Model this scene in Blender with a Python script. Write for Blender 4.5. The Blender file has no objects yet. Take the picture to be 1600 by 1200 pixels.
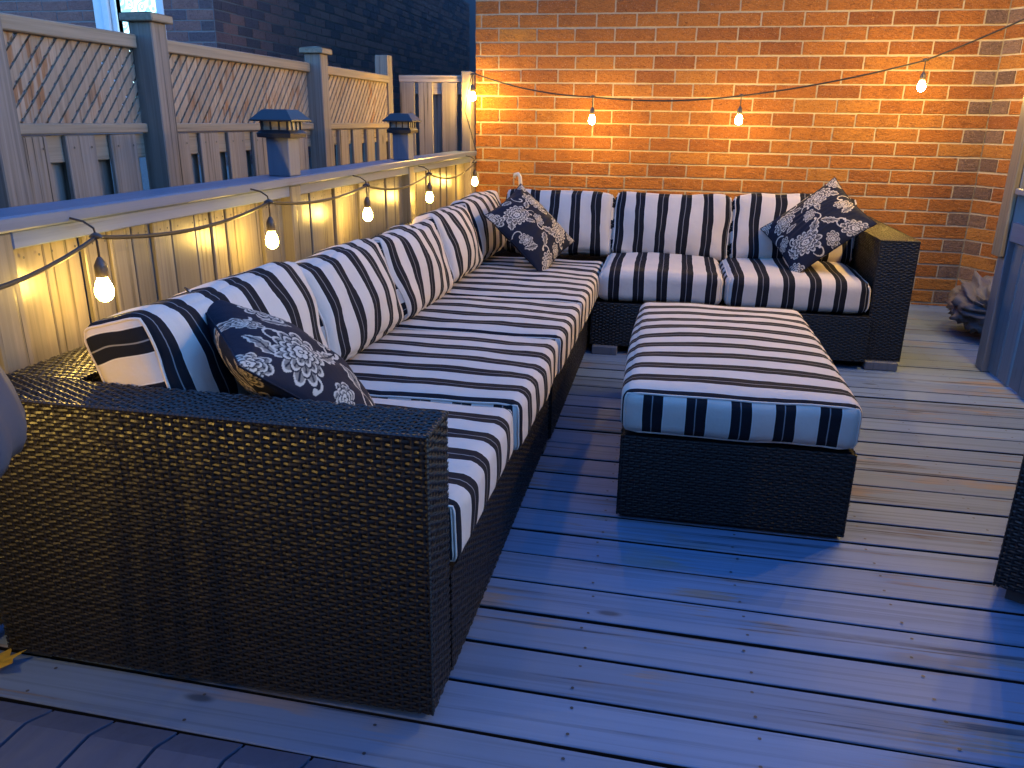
import bpy, bmesh, math, random
import numpy as np
from mathutils import Vector, Matrix, noise as mnoise

random.seed(7); rng = np.random.default_rng(7)
SC = bpy.context.scene
COL = SC.collection
R = math.radians

# ------------------------------------------------------------------ camera
yaw, pitch, roll = R(-11.007), R(18.559), R(0.8345)
fw = Vector((math.sin(yaw)*math.cos(pitch), math.cos(yaw)*math.cos(pitch), -math.sin(pitch)))
rt = Vector((math.cos(yaw), -math.sin(yaw), 0)); up = rt.cross(fw)
rt2 = math.cos(roll)*rt + math.sin(roll)*up; up2 = -math.sin(roll)*rt + math.cos(roll)*up
cam_d = bpy.data.cameras.new('camera'); cam = bpy.data.objects.new('camera', cam_d); COL.objects.link(cam)
cam_d.sensor_width = 36; cam_d.lens = 36*1227.8/1600; cam_d.clip_start = 0.05; cam_d.clip_end = 500
m = Matrix.Identity(4)
for i in range(3): m[i][0], m[i][1], m[i][2] = rt2[i], up2[i], -fw[i]
m.translation = (0, 0, 1.24); cam.matrix_world = m
SC.camera = cam

# ------------------------------------------------------------------ dusk sky
W = bpy.data.worlds.new("World"); SC.world = W; W.use_nodes = True
wn = W.node_tree.nodes; wl = W.node_tree.links
bg = wn['Background']
sky = wn.new('ShaderNodeTexSky'); sky.sky_type = 'NISHITA'; sky.sun_disc = False
sky.sun_elevation = R(9.0); sky.sun_rotation = R(90); sky.ozone_density = 6.0; sky.air_density = 1.0; sky.dust_density = 0.2
tint = wn.new('ShaderNodeMix'); tint.data_type = 'RGBA'; tint.blend_type = 'MULTIPLY'; tint.inputs[0].default_value = 1
tint.inputs[7].default_value = (0.80, 0.87, 1.0, 1)
wl.new(sky.outputs[0], tint.inputs[6]); wl.new(tint.outputs[2], bg.inputs[0])
bg.inputs[1].default_value = 0.175
RAIL_BULB, WALL_BULB, SIDE_BULB, OFF_BULB = 28.0, 145.0, 245.0, 58.0
BULB_COLOR = (1.0, 0.62, 0.12)
SC.view_settings.view_transform = 'Standard'; SC.view_settings.look = 'None'
SC.view_settings.exposure = 2.82; SC.view_settings.gamma = 1.0
cy = SC.cycles
cy.use_denoising = True
try: cy.denoiser = 'OPENIMAGEDENOISE'
except Exception: pass
cy.use_light_tree = True; cy.max_bounces = 6; cy.sample_clamp_indirect = 4.0
cy.caustics_reflective = False; cy.caustics_refractive = False

# ------------------------------------------------------------------ object helpers
def link(name, me, mat=None, parent=None, smooth=None):
    o = bpy.data.objects.new(name, me); COL.objects.link(o)
    if mat is not None:
        for mm in (mat if isinstance(mat, (list, tuple)) else [mat]): me.materials.append(mm)
    if parent is not None: o.parent = parent
    if smooth is not None: me.polygons.foreach_set('use_smooth', [bool(smooth)]*len(me.polygons))
    return o
def tag(o, label, cat, group=None, kind=None):
    if label: o['label'] = label
    if cat: o['category'] = cat
    if group: o['group'] = group
    if kind: o['kind'] = kind
    return o
def thing(name, label, cat, loc=(0, 0, 0), group=None):
    o = bpy.data.objects.new(name, None); COL.objects.link(o); o.location = loc; o.empty_display_size = .1
    return tag(o, label, cat, group)
def parent_keep(ch, p):
    ch.parent = p; ch.matrix_parent_inverse = Matrix.Translation(p.location).inverted() if p.type == 'EMPTY' else Matrix.Identity(4)
    return ch

class MB:
    """collects quads/polys into one mesh (world coordinates)"""
    def __init__(s): s.v = []; s.f = []; s.mi = []; s.n = 0; s.uv = []
    def add(s, V, F, mi=0, uv=None):
        V = np.asarray(V, float).reshape(-1, 3)
        s.v.append(V)
        for f in F: s.f.append([i+s.n for i in f]); s.mi.append(mi)
        s.n += len(V)
    def grid(s, P, mi=0):
        """P: (a,b,3) array of points"""
        a, b = P.shape[:2]; base = s.n
        s.v.append(P.reshape(-1, 3)); s.n += a*b
        i = np.arange(a-1)[:, None]*b+np.arange(b-1)[None, :]
        q = np.stack([i, i+1, i+b+1, i+b], -1).reshape(-1, 4)+base
        s.f.extend(q.tolist()); s.mi.extend([mi]*len(q))
    def box(s, lo, hi, mi=0, bev=0.0, M=None):
        lo = np.array(lo, float); hi = np.array(hi, float)
        if bev <= 0:
            V = np.array([[x, y, z] for x in (lo[0], hi[0]) for y in (lo[1], hi[1]) for z in (lo[2], hi[2])])
            F = [(0, 1, 3, 2), (4, 6, 7, 5), (0, 4, 5, 1), (2, 3, 7, 6), (0, 2, 6, 4), (1, 5, 7, 3)]
        else:
            b = min(bev, *(0.45*(hi-lo)))
            V = []; 
            for sx in (0, 1):
                for sy in (0, 1):
                    for sz in (0, 1):
                        c = np.array([hi[0] if sx else lo[0], hi[1] if sy else lo[1], hi[2] if sz else lo[2]])
                        d = np.array([-1 if sx else 1, -1 if sy else 1, -1 if sz else 1])*b
                        V += [c+[0, d[1], d[2]], c+[d[0], 0, d[2]], c+[d[0], d[1], 0]]
            V = np.array(V)
            I = lambda x, y, z, a: (x*4+y*2+z)*3+a
            F = []
            for a in range(3):
                o = [k for k in range(3) if k != a]
                for sd in (0, 1):
                    q = []
                    for (p0, p1) in ((0, 0), (1, 0), (1, 1), (0, 1)):
                        t = [0, 0, 0]; t[a] = sd; t[o[0]] = p0; t[o[1]] = p1; q.append(I(*t, a))
                    F.append(q if (sd == 1) != (a == 1) else q[::-1])
            for a in range(3):      # edges along axis a
                o = [k for k in range(3) if k != a]
                for p0 in (0, 1):
                    for p1 in (0, 1):
                        t0 = [0, 0, 0]; t0[o[0]] = p0; t0[o[1]] = p1; t1 = list(t0); t1[a] = 1
                        F.append([I(*t0, o[0]), I(*t1, o[0]), I(*t1, o[1]), I(*t0, o[1])])
            for x in (0, 1):
                for y in (0, 1):
                    for z in (0, 1): F.append([I(x, y, z, 0), I(x, y, z, 1), I(x, y, z, 2)])
        if M is not None: V = (np.array(M)[:3, :3] @ V.T).T+np.array(M)[:3, 3]
        s.add(V, F, mi)
    def tube(s, pts, r, n=8, mi=0, cap=True):
        pts = [Vector(p) for p in pts]; rings = []
        rs = r if isinstance(r, (list, tuple)) else [r]*len(pts)
        prev = None
        for i, p in enumerate(pts):
            t = (pts[min(i+1, len(pts)-1)]-pts[max(i-1, 0)]).normalized()
            a = t.orthogonal().normalized() if prev is None else (prev-t*prev.dot(t)).normalized()
            prev = a; b = t.cross(a)
            rings.append([p+rs[i]*(math.cos(2*math.pi*k/n)*a+math.sin(2*math.pi*k/n)*b) for k in range(n)])
        V = [v[:] for ring in rings for v in ring]; F = []
        for i in range(len(pts)-1):
            for k in range(n): F.append((i*n+k, i*n+(k+1) % n, (i+1)*n+(k+1) % n, (i+1)*n+k))
        if cap: F += [tuple(range(n))[::-1], tuple((len(pts)-1)*n+k for k in range(n))]
        s.add(V, F, mi)
    def lathe(s, prof, c, n=16, mi=0):
        V = []; F = []
        for r, z in prof:
            for k in range(n): V.append((c[0]+r*math.cos(2*math.pi*k/n), c[1]+r*math.sin(2*math.pi*k/n), c[2]+z))
        for i in range(len(prof)-1):
            for k in range(n): F.append((i*n+k, i*n+(k+1) % n, (i+1)*n+(k+1) % n, (i+1)*n+k))
        s.add(V, F, mi)
    def build(s, name, mat, parent=None, smooth=False, fix=True):
        me = bpy.data.meshes.new(name)
        V = np.concatenate(s.v) if s.v else np.zeros((0, 3))
        nf = len(s.f); cnt = np.array([len(f) for f in s.f], np.int32)
        me.vertices.add(len(V)); me.vertices.foreach_set('co', V.astype(np.float32).ravel())
        me.loops.add(int(cnt.sum())); me.loops.foreach_set('vertex_index', np.array([i for f in s.f for i in f], np.int32))
        me.polygons.add(nf); me.polygons.foreach_set('loop_start', (np.cumsum(cnt)-cnt).astype(np.int32))
        me.polygons.foreach_set('loop_total', cnt)
        me.polygons.foreach_set('material_index', np.array(s.mi, np.int32))
        me.update(calc_edges=True); me.validate()
        if fix and nf < 6000:
            bm = bmesh.new(); bm.from_mesh(me); bmesh.ops.recalc_face_normals(bm, faces=bm.faces); bm.to_mesh(me); bm.free()
        o = link(name, me, mat, None, smooth)
        if parent is not None: parent_keep(o, parent)
        return o

# ------------------------------------------------------------------ material helpers
class NT:
    def __init__(s, name):
        s.m = bpy.data.materials.new(name); s.m.use_nodes = True; s.t = s.m.node_tree
        s.b = s.t.nodes['Principled BSDF']; s.out = s.t.nodes['Material Output']
    def n(s, typ, **kw):
        x = s.t.nodes.new(typ)
        for k, v in kw.items(): setattr(x, k, v)
        return x
    def l(s, a, b): s.t.links.new(a, b)
    def val(s, sock, v):
        if isinstance(v, bpy.types.NodeSocket): s.l(v, sock)
        else: sock.default_value = v
    def math(s, op, a, b=0.0, c=None, clamp=False):
        x = s.n('ShaderNodeMath', operation=op, use_clamp=clamp); s.val(x.inputs[0], a); s.val(x.inputs[1], b)
        if c is not None: s.val(x.inputs[2], c)
        return x.outputs[0]
    def mix(s, f, a, b, mode='MIX'):
        x = s.n('ShaderNodeMix', data_type='RGBA', blend_type=mode); s.val(x.inputs[0], f)
        s.val(x.inputs[6], a if isinstance(a, bpy.types.NodeSocket) else (*a, 1)); s.val(x.inputs[7], b if isinstance(b, bpy.types.NodeSocket) else (*b, 1))
        return x.outputs[2]
    def ramp(s, f, stops):
        x = s.n('ShaderNodeValToRGB'); s.val(x.inputs[0], f); e = x.color_ramp.elements
        while len(e) < len(stops): e.new(.5)
        for q, (p, c) in zip(e, stops): q.position = p; q.color = (*c, 1) if len(c) == 3 else c
        return x.outputs[0]
    def sstep(s, v, a, b):
        x = s.n('ShaderNodeMapRange', interpolation_type='SMOOTHSTEP'); s.val(x.inputs[0], v); x.inputs[1].default_value = a; x.inputs[2].default_value = b
        return x.outputs[0]
    def noise(s, vec, scale, detail=4, rough=.55, dist=0.0):
        x = s.n('ShaderNodeTexNoise'); s.val(x.inputs['Vector'], vec); x.inputs['Scale'].default_value = scale
        x.inputs['Detail'].default_value = detail; x.inputs['Roughness'].default_value = rough; x.inputs['Distortion'].default_value = dist
        return x.outputs[0]
    def coords(s, scale=(1, 1, 1), island=0.0):
        g = s.n('ShaderNodeNewGeometry')
        p = g.outputs['Position']
        if island:
            sc = s.n('ShaderNodeVectorMath', operation='SCALE'); sc.inputs[0].default_value = (13.1, 7.7, 21.3); s.l(g.outputs['Random Per Island'], sc.inputs['Scale'])
            ad = s.n('ShaderNodeVectorMath', operation='ADD'); s.l(p, ad.inputs[0]); s.l(sc.outputs[0], ad.inputs[1]); p = ad.outputs[0]
        mp = s.n('ShaderNodeVectorMath', operation='MULTIPLY'); s.l(p, mp.inputs[0]); mp.inputs[1].default_value = scale
        return mp.outputs[0], g.outputs['Random Per Island'], g.outputs['Position']
    def bump(s, h, strength, dist, prev=None):
        x = s.n('ShaderNodeBump'); x.inputs['Strength'].default_value = strength; x.inputs['Distance'].default_value = dist; s.l(h, x.inputs['Height'])
        if prev is not None: s.l(prev, x.inputs['Normal'])
        return x.outputs[0]
    def done(s, color=None, rough=None, normal=None, spec=None, **kw):
        if color is not None: s.val(s.b.inputs['Base Color'], color if isinstance(color, bpy.types.NodeSocket) else (*color, 1))
        if rough is not None: s.val(s.b.inputs['Roughness'], rough)
        if spec is not None: s.b.inputs['Specular IOR Level'].default_value = spec
        if normal is not None: s.l(normal, s.b.inputs['Normal'])
        for k, v in kw.items(): s.val(s.b.inputs[k.replace('_', ' ')], v)
        return s.m

def painted_wood(name, base, along, rough=.5, wear=(.16, .12, .085), wear_amt=.5, var=.10, spec=.4, crack=.6):
    """painted or stained boards with grain, checks, knots and worn patches; along = grain axis"""
    t = NT(name)
    g = [70, 70, 70]; g[along] = 1.6
    c, rnd, pos = t.coords(tuple(g), 1)
    n1 = t.noise(c, 1.0, 6, .6, .4)
    g2 = [7, 7, 7]; g2[along] = 1.6
    c2, _, _ = t.coords(tuple(g2), 1)
    n2 = t.noise(c2, 1.0, 5, .6)
    g3 = [58, 58, 58]; g3[along] = 1.0
    c3, _, _ = t.coords(tuple(g3), 1)
    n3 = t.noise(c3, 1.0, 3, .5, .3)
    b = np.array(base)
    col = t.mix(n1, tuple(b*(1-var*1.6)), tuple(b*(1+var*1.6)))
    v = t.math('MULTIPLY_ADD', rnd, .30, .85)
    hv = t.n('ShaderNodeHueSaturation'); t.l(col, hv.inputs['Color']); t.l(v, hv.inputs['Value']); col = hv.outputs[0]
    big = t.noise(pos, 1.5, 3, .6)
    w = t.math('MULTIPLY', t.sstep(big, .44, .60), t.sstep(t.math('MULTIPLY_ADD', n3, .5, n2), .78, .86))
    w = t.math('MULTIPLY', w, wear_amt)
    col = t.mix(w, col, wear)
    ck = t.math('MULTIPLY', t.sstep(n3, .60, .66), t.sstep(n2, .44, .6))
    ck = t.math('MULTIPLY', ck, crack)
    col = t.mix(ck, col, tuple(b*.12))
    # knots
    g4 = [9, 9, 9]; g4[along] = 3.2
    c4, _, _ = t.coords(tuple(g4), 1)
    vo = t.n('ShaderNodeTexVoronoi'); t.l(c4, vo.inputs['Vector']); vo.inputs['Scale'].default_value = .55
    kn = t.math('SUBTRACT', 1.0, t.sstep(vo.outputs['Distance'], .03, .085))
    kn = t.math('MULTIPLY', kn, crack*.9)
    col = t.mix(kn, col, tuple(b*.25))
    fine_ = t.math('MULTIPLY', t.sstep(n3, .50, .62), .30*crack+.08)
    col = t.mix(fine_, col, tuple(b*.45))
    hgt = t.math('SUBTRACT', t.math('MULTIPLY', n1, .6), t.math('MULTIPLY', ck, 1.2))
    nrm = t.bump(hgt, .5, .0016)
    r = t.math('ADD', t.math('MULTIPLY', n2, .25), t.math('MULTIPLY_ADD', w, .2, rough-.12))
    return t.done(col, r, nrm, spec)

def brick_mat(name, c1, c2, c3, rough=.85, bumpd=.006, dark=False):
    t = NT(name)
    c, rnd, pos = t.coords((1, 1, 1), 1)
    g = t.n('ShaderNodeVectorMath', operation='MULTIPLY'); t.l(c, g.inputs[0]); g.inputs[1].default_value = (38, 38, 85)
    n1 = t.noise(g.outputs[0], 1.0, 5, .62, 1.6)
    n2 = t.noise(c, 9, 4, .6)
    n3 = t.noise(c, 160, 2, .5)
    col = t.ramp(rnd, [(0, c1), (.45, c2), (.8, c2), (1, c3)])
    col = t.mix(t.math('MULTIPLY', t.sstep(n2, .5, .75), .45), col, tuple(np.array(c1)*.62))
    col = t.mix(t.math('MULTIPLY', t.sstep(n1, .53, .68), .72), col, tuple(np.array(c1)*.42))
    col = t.mix(t.math('MULTIPLY', t.sstep(n1, .44, .30), .35), col, tuple(np.array(c3)*1.25))
    col = t.mix(t.math('MULTIPLY', t.sstep(n3, .62, .7), .35), col, (.5, .36, .25))
    h = t.math('ADD', n1, t.math('MULTIPLY', n3, .18))
    return t.done(col, rough, t.bump(h, 1.0, bumpd*4), .3)

def simple(name, col, rough=.5, spec=.5, metal=0.0, nscale=0, namt=.15, bump=0):
    t = NT(name)
    c = col
    nrm = None
    if nscale:
        p, _, _ = t.coords((1, 1, 1)); n = t.noise(p, nscale, 5, .6)
        a = np.array(col); c = t.mix(n, tuple(a*(1-namt*2)), tuple(a*(1+namt*2)))
        if bump: nrm = t.bump(n, .6, bump)
    t.b.inputs['Metallic'].default_value = metal
    return t.done(c, rough, nrm, spec)

def stripe_mat():
    t = NT('striped_canvas')
    uv = t.n('ShaderNodeUVMap'); sp = t.n('ShaderNodeSeparateXYZ'); t.l(uv.outputs[0], sp.inputs[0])
    u = sp.outputs[0]
    gp, _, pos = t.coords((1, 1, 1))
    wob = t.math('MULTIPLY', t.math('SUBTRACT', t.noise(pos, 9, 2, .5), .5), .006)
    P = .1305
    x = t.math('FRACT', t.math('DIVIDE', t.math('ADD', u, wob), P))
    def band(a, b, e=.008):
        return t.math('MULTIPLY', t.sstep(x, a-e, a+e), t.math('SUBTRACT', 1.0, t.sstep(x, b-e, b+e)))
    dk = band(.02, .485)
    line = t.math('MAXIMUM', band(.225, .25, .006), t.math('MULTIPLY', band(.475, .49, .006), 0.0))
    fine = t.noise(t.n('ShaderNodeTexCoord').outputs['UV'], 900, 1, .5)
    n2 = t.noise(pos, 7, 4, .6)
    cream = t.mix(n2, (.53, .445, .365), (.63, .535, .445))
    blk = t.mix(n2, (.008, .008, .011), (.015, .015, .019))
    col = t.mix(dk, cream, blk)
    col = t.mix(t.math('MULTIPLY', line, .75), col, (.30, .28, .27))
    edge = t.math('MAXIMUM', band(.0, .018, .005), band(.488, .504, .005))
    col = t.mix(t.math('MULTIPLY', edge, .4), col, (.75, .71, .66))
    w1 = t.n('ShaderNodeTexWave'); t.l(uv.outputs[0], w1.inputs['Vector']); w1.inputs['Scale'].default_value = 160; w1.bands_direction = 'Y'
    wr = t.noise(pos, 16, 3, .55)
    h = t.math('ADD', t.math('MULTIPLY', w1.outputs['Fac'], .06), t.math('MULTIPLY', wr, 1.0))
    return t.done(col, .85, t.bump(h, .6, .013), .12)

def floral_mat():
    t = NT('floral_canvas')
    a = t.n('ShaderNodeAttribute'); a.attribute_name = 'pattern'
    _, _, pos = t.coords()
    n2 = t.noise(pos, 10, 4, .6)
    dark = t.mix(n2, (.008, .009, .016), (.016, .018, .03))
    light = t.mix(n2, (.46, .38, .28), (.58, .49, .38))
    col = t.mix(t.sstep(a.outputs['Fac'], .08, .92), dark, light)
    h = t.math('ADD', t.noise(pos, 25, 3, .55), t.math('MULTIPLY', t.noise(pos, 700, 1, .5), .12))
    return t.done(col, .8, t.bump(h, .4, .006), .12)

def wicker_mat():
    t = NT('woven_wicker')
    c, rnd, pos = t.coords()
    n = t.noise(pos, 40, 3, .6)
    col = t.mix(rnd, (.005, .004, .003), (.013, .009, .007))
    col = t.mix(n, col, (.012, .010, .009))
    return t.done(col, t.math('MULTIPLY_ADD', n, .22, .30), None, .42)

M_DECK = painted_wood('deck_paint', (.120, .172, .255), 0, .60, (.25, .165, .095), .80, .10, .35, .95)
M_RAIL = painted_wood('rail_paint', (.115, .145, .20), 1, .40, (.25, .2, .15), .25, .08, .35, .35)
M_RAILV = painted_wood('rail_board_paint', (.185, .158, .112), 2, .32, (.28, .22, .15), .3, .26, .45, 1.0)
M_POST = painted_wood('post_paint', (.13, .14, .165), 2, .5, (.2, .16, .12), .15, .06, .35, .25)
M_FENV = painted_wood('weathered_fence', (.21, .172, .138), 2, .75, (.27, .19, .11), .5, .34, .2, 1.0)
M_FENH = painted_wood('weathered_rail', (.25, .20, .14), 1, .75, (.36, .24, .12), .6, .24, .2, .8)
M_FENX = painted_wood('weathered_cross_rail', (.31, .25, .20), 0, .75, (.36, .24, .12), .5, .22, .2, .8)
M_LATT = painted_wood('weathered_lattice', (.265, .20, .142), 2, .75, (.24, .11, .045), .9, .36, .2, .5)
M_SCREEN = painted_wood('screen_paint', (.135, .145, .165), 2, .5, (.15, .13, .1), .1, .06, .4, .25)
M_STEP = painted_wood('step_paint', (.065, .08, .125), 1, .55, (.1, .08, .06), .1, .05, .4, .15)
M_BRICK = brick_mat('orange_brick', (.22, .070, .016), (.31, .108, .019), (.36, .150, .028))
M_BRICKD = brick_mat('brown_brick', (.13, .075, .05), (.17, .10, .065), (.2, .12, .08))
M_NBRICK = brick_mat('purple_brick', (.25, .12, .105), (.32, .15, .12), (.36, .16, .125))
M_NBRICKD = brick_mat('dark_brick', (.13, .085, .085), (.15, .095, .10), (.17, .105, .105))
M_MORTAR = simple('mortar', (.33, .26, .17), .9, .2, 0, 60, .14, .004)
M_NMORT = simple('grey_mortar', (.20, .18, .18), .9, .2, 0, 60, .12, .003)
M_STRIPE = stripe_mat()
M_FLORAL = floral_mat()
M_WICK = wicker_mat()
M_CORE = simple('wicker_core', (.006, .005, .005), .8, .2)
M_FOOT = simple('foot_block', (.05, .048, .046), .6, .4, 0, 40, .1)
M_CABLE = simple('black_cable', (.018, .014, .012), .5, .4)
M_SOCK = simple('bulb_socket', (.05, .038, .03), .45, .5)
M_CAPM = simple('solar_cap', (.016, .017, .020), .38, .5, 0, 30, .1)
M_LENS = simple('solar_lens', (.36, .31, .22), .35, .5, 0, 60, .15)
M_GRIME_SHADE = simple('gap_grime_shade', (.012, .012, .012), .95, .1)  # dirty board sides; near-black also puts the shade of the gaps into the colour
M_SCREW = simple('screw_head', (.03, .03, .032), .5, .5)
M_GROUND = simple('ground', (.07, .07, .06), .9, .2, 0, 6, .2)
M_COVER = simple('grey_cover_fabric', (.045, .048, .065), .75, .3, 0, 12, .08, .004)
M_BAG = simple('pale_cover_fabric', (.10, .10, .115), .6, .4, 0, 20, .1, .006)
M_LEAF = simple('yellow_leaf', (.62, .42, .06), .6, .3, 0, 30, .2, .002)
M_WHITE = simple('white_frame', (.66, .66, .64), .45, .5, 0, 20, .05)
M_HOOK = simple('cream_plastic', (.62, .52, .36), .5, .4)

def glow_mat(st):
    t = NT('glowing_bulb')
    return t.done((1, .8, .5), .3, None, .5, Emission_Color=(*BULB_COLOR, 1), Emission_Strength=st)
M_GLOW_RAIL, M_GLOW_WALL, M_GLOW_SIDE, M_GLOW_OFF = glow_mat(RAIL_BULB), glow_mat(WALL_BULB), glow_mat(SIDE_BULB), glow_mat(OFF_BULB)

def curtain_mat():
    t = NT('lace_curtain_sky_glow'); _, _, pos = t.coords()
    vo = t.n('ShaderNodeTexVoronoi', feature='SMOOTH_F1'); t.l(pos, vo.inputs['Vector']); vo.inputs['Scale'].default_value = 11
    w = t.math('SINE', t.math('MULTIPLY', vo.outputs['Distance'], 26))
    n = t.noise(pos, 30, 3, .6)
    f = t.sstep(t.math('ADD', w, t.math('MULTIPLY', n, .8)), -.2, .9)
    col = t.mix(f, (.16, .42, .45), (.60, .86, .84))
    return t.done(col, .5, None, .4, Emission_Color=col, Emission_Strength=.42)  # cyan glow painted in for sky reflected by the window glass
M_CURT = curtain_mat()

# ------------------------------------------------------------------ wicker weave
def weave(mb, O, U, V, w, h, pr=.0089, pc=.0195, seg=4, amp=.0022):
    """over-under woven strands on the rectangle O + u*U + v*V, outward normal U x V"""
    O = np.array(O, float); U = np.array(U, float); V = np.array(V, float); N = np.cross(U, V)
    rows = max(2, int(round(h/pr))); cols = max(2, int(round(w/pc))); pr = h/rows; pc = w/cols
    u = np.linspace(0, w, cols*seg+1)
    jit = rng.normal(0, .0006, (rows, 1))+.0007*np.sin(u[None, :]*rng.uniform(2, 9)+rng.uniform(0, 6, (rows, 1))); ja = 1+rng.normal(0, .26, (rows, len(u)))
    for par in (0, 1):
        r = np.arange(par, rows, 2)
        d = .0014+amp*np.cos(np.pi*(u/pc)+np.pi*par+np.pi/2)[None, :]*ja[r]
        P = np.zeros((len(r), len(u), 3, 3))
        for k, (dv, dd) in enumerate(((-.47, -.0011), (0, .0006), (.47, -.0011))):
            vv = np.clip((r[:, None]+.5+dv)*pr+jit[r], 0, h)
            P[:, :, k] = O+u[None, :, None]*U+vv[..., None]*V+(d+dd)[..., None]*N
        for i in range(len(r)): mb.grid(np.swapaxes(P[i], 0, 1)[::-1])
    # upright ribs
    vs = np.linspace(0, h, 3)
    for c in range(cols):
        uc = (c+.5)*pc
        P = np.zeros((3, 3, 3))
        for k, (du, dd) in enumerate(((-.0038, 0), (0, .0013), (.0038, 0))):
            P[k] = O+(uc+du)*U+vs[:, None]*V+(.0006+dd)*N
        mb.grid(P)
def edge_roll(mb, a, b, r=.0055):
    a = np.array(a, float); b = np.array(b, float); L = np.linalg.norm(b-a); n = max(3, int(L/.011))
    pts = []; rs = []
    for i in range(2*n+1):
        pts.append(a+(b-a)*i/(2*n)); rs.append(r*(1.0 if i % 2 else .72))
    mb.tube(pts, rs, 6)
X_, Y_, Z_ = np.eye(3)
def wicker_block(name, lo, hi, parent, faces, edges=True, tops='x', coarse=False):
    """closed dark core with woven strands on the listed faces"""
    lo = np.array(lo, float); hi = np.array(hi, float); d = hi-lo
    mb = MB()
    mb.box(lo+.0015, hi-.0015, 1)
    sg = dict(seg=4) if not coarse else dict(seg=3)
    if '-y' in faces: weave(mb, (lo[0], lo[1], lo[2]), X_, Z_, d[0], d[2], **sg)
    if '+y' in faces: weave(mb, (hi[0], hi[1], lo[2]), -X_, Z_, d[0], d[2], **sg)
    if '+x' in faces: weave(mb, (hi[0], lo[1], lo[2]), Y_, Z_, d[1], d[2], **sg)
    if '-x' in faces: weave(mb, (lo[0], hi[1], lo[2]), -Y_, Z_, d[1], d[2], **sg)
    if '+z' in faces:
        if tops == 'x': weave(mb, (lo[0], lo[1], hi[2]), X_, Y_, d[0], d[1], **sg)
        else: weave(mb, (hi[0], lo[1], hi[2]), Y_, -X_, d[1], d[0], **sg)
    if edges:
        x0, y0, z0 = lo; x1, y1, z1 = hi
        if '+z' in faces:
            if '-y' in faces: edge_roll(mb, (x0, y0, z1), (x1, y0, z1))
            if '+x' in faces: edge_roll(mb, (x1, y0, z1), (x1, y1, z1))
            if '-x' in faces: edge_roll(mb, (x0, y0, z1), (x0, y1, z1))
            if '+y' in faces: edge_roll(mb, (x0, y1, z1), (x1, y1, z1))
        if '-y' in faces and '+x' in faces: edge_roll(mb, (x1, y0, z0), (x1, y0, z1), .004)
        if '-y' in faces and '-x' in faces: edge_roll(mb, (x0, y0, z0), (x0, y0, z1), .004)
    return mb.build(name, [M_WICK, M_CORE], parent)
def foot(parent, x0, y0, x1, y1, z=.0235, mat=None):
    mb = MB(); mb.box((x0, y0, 0.001), (x1, y1, z), 0, .004); return mb.build('foot', mat or M_FOOT, parent)

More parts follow.
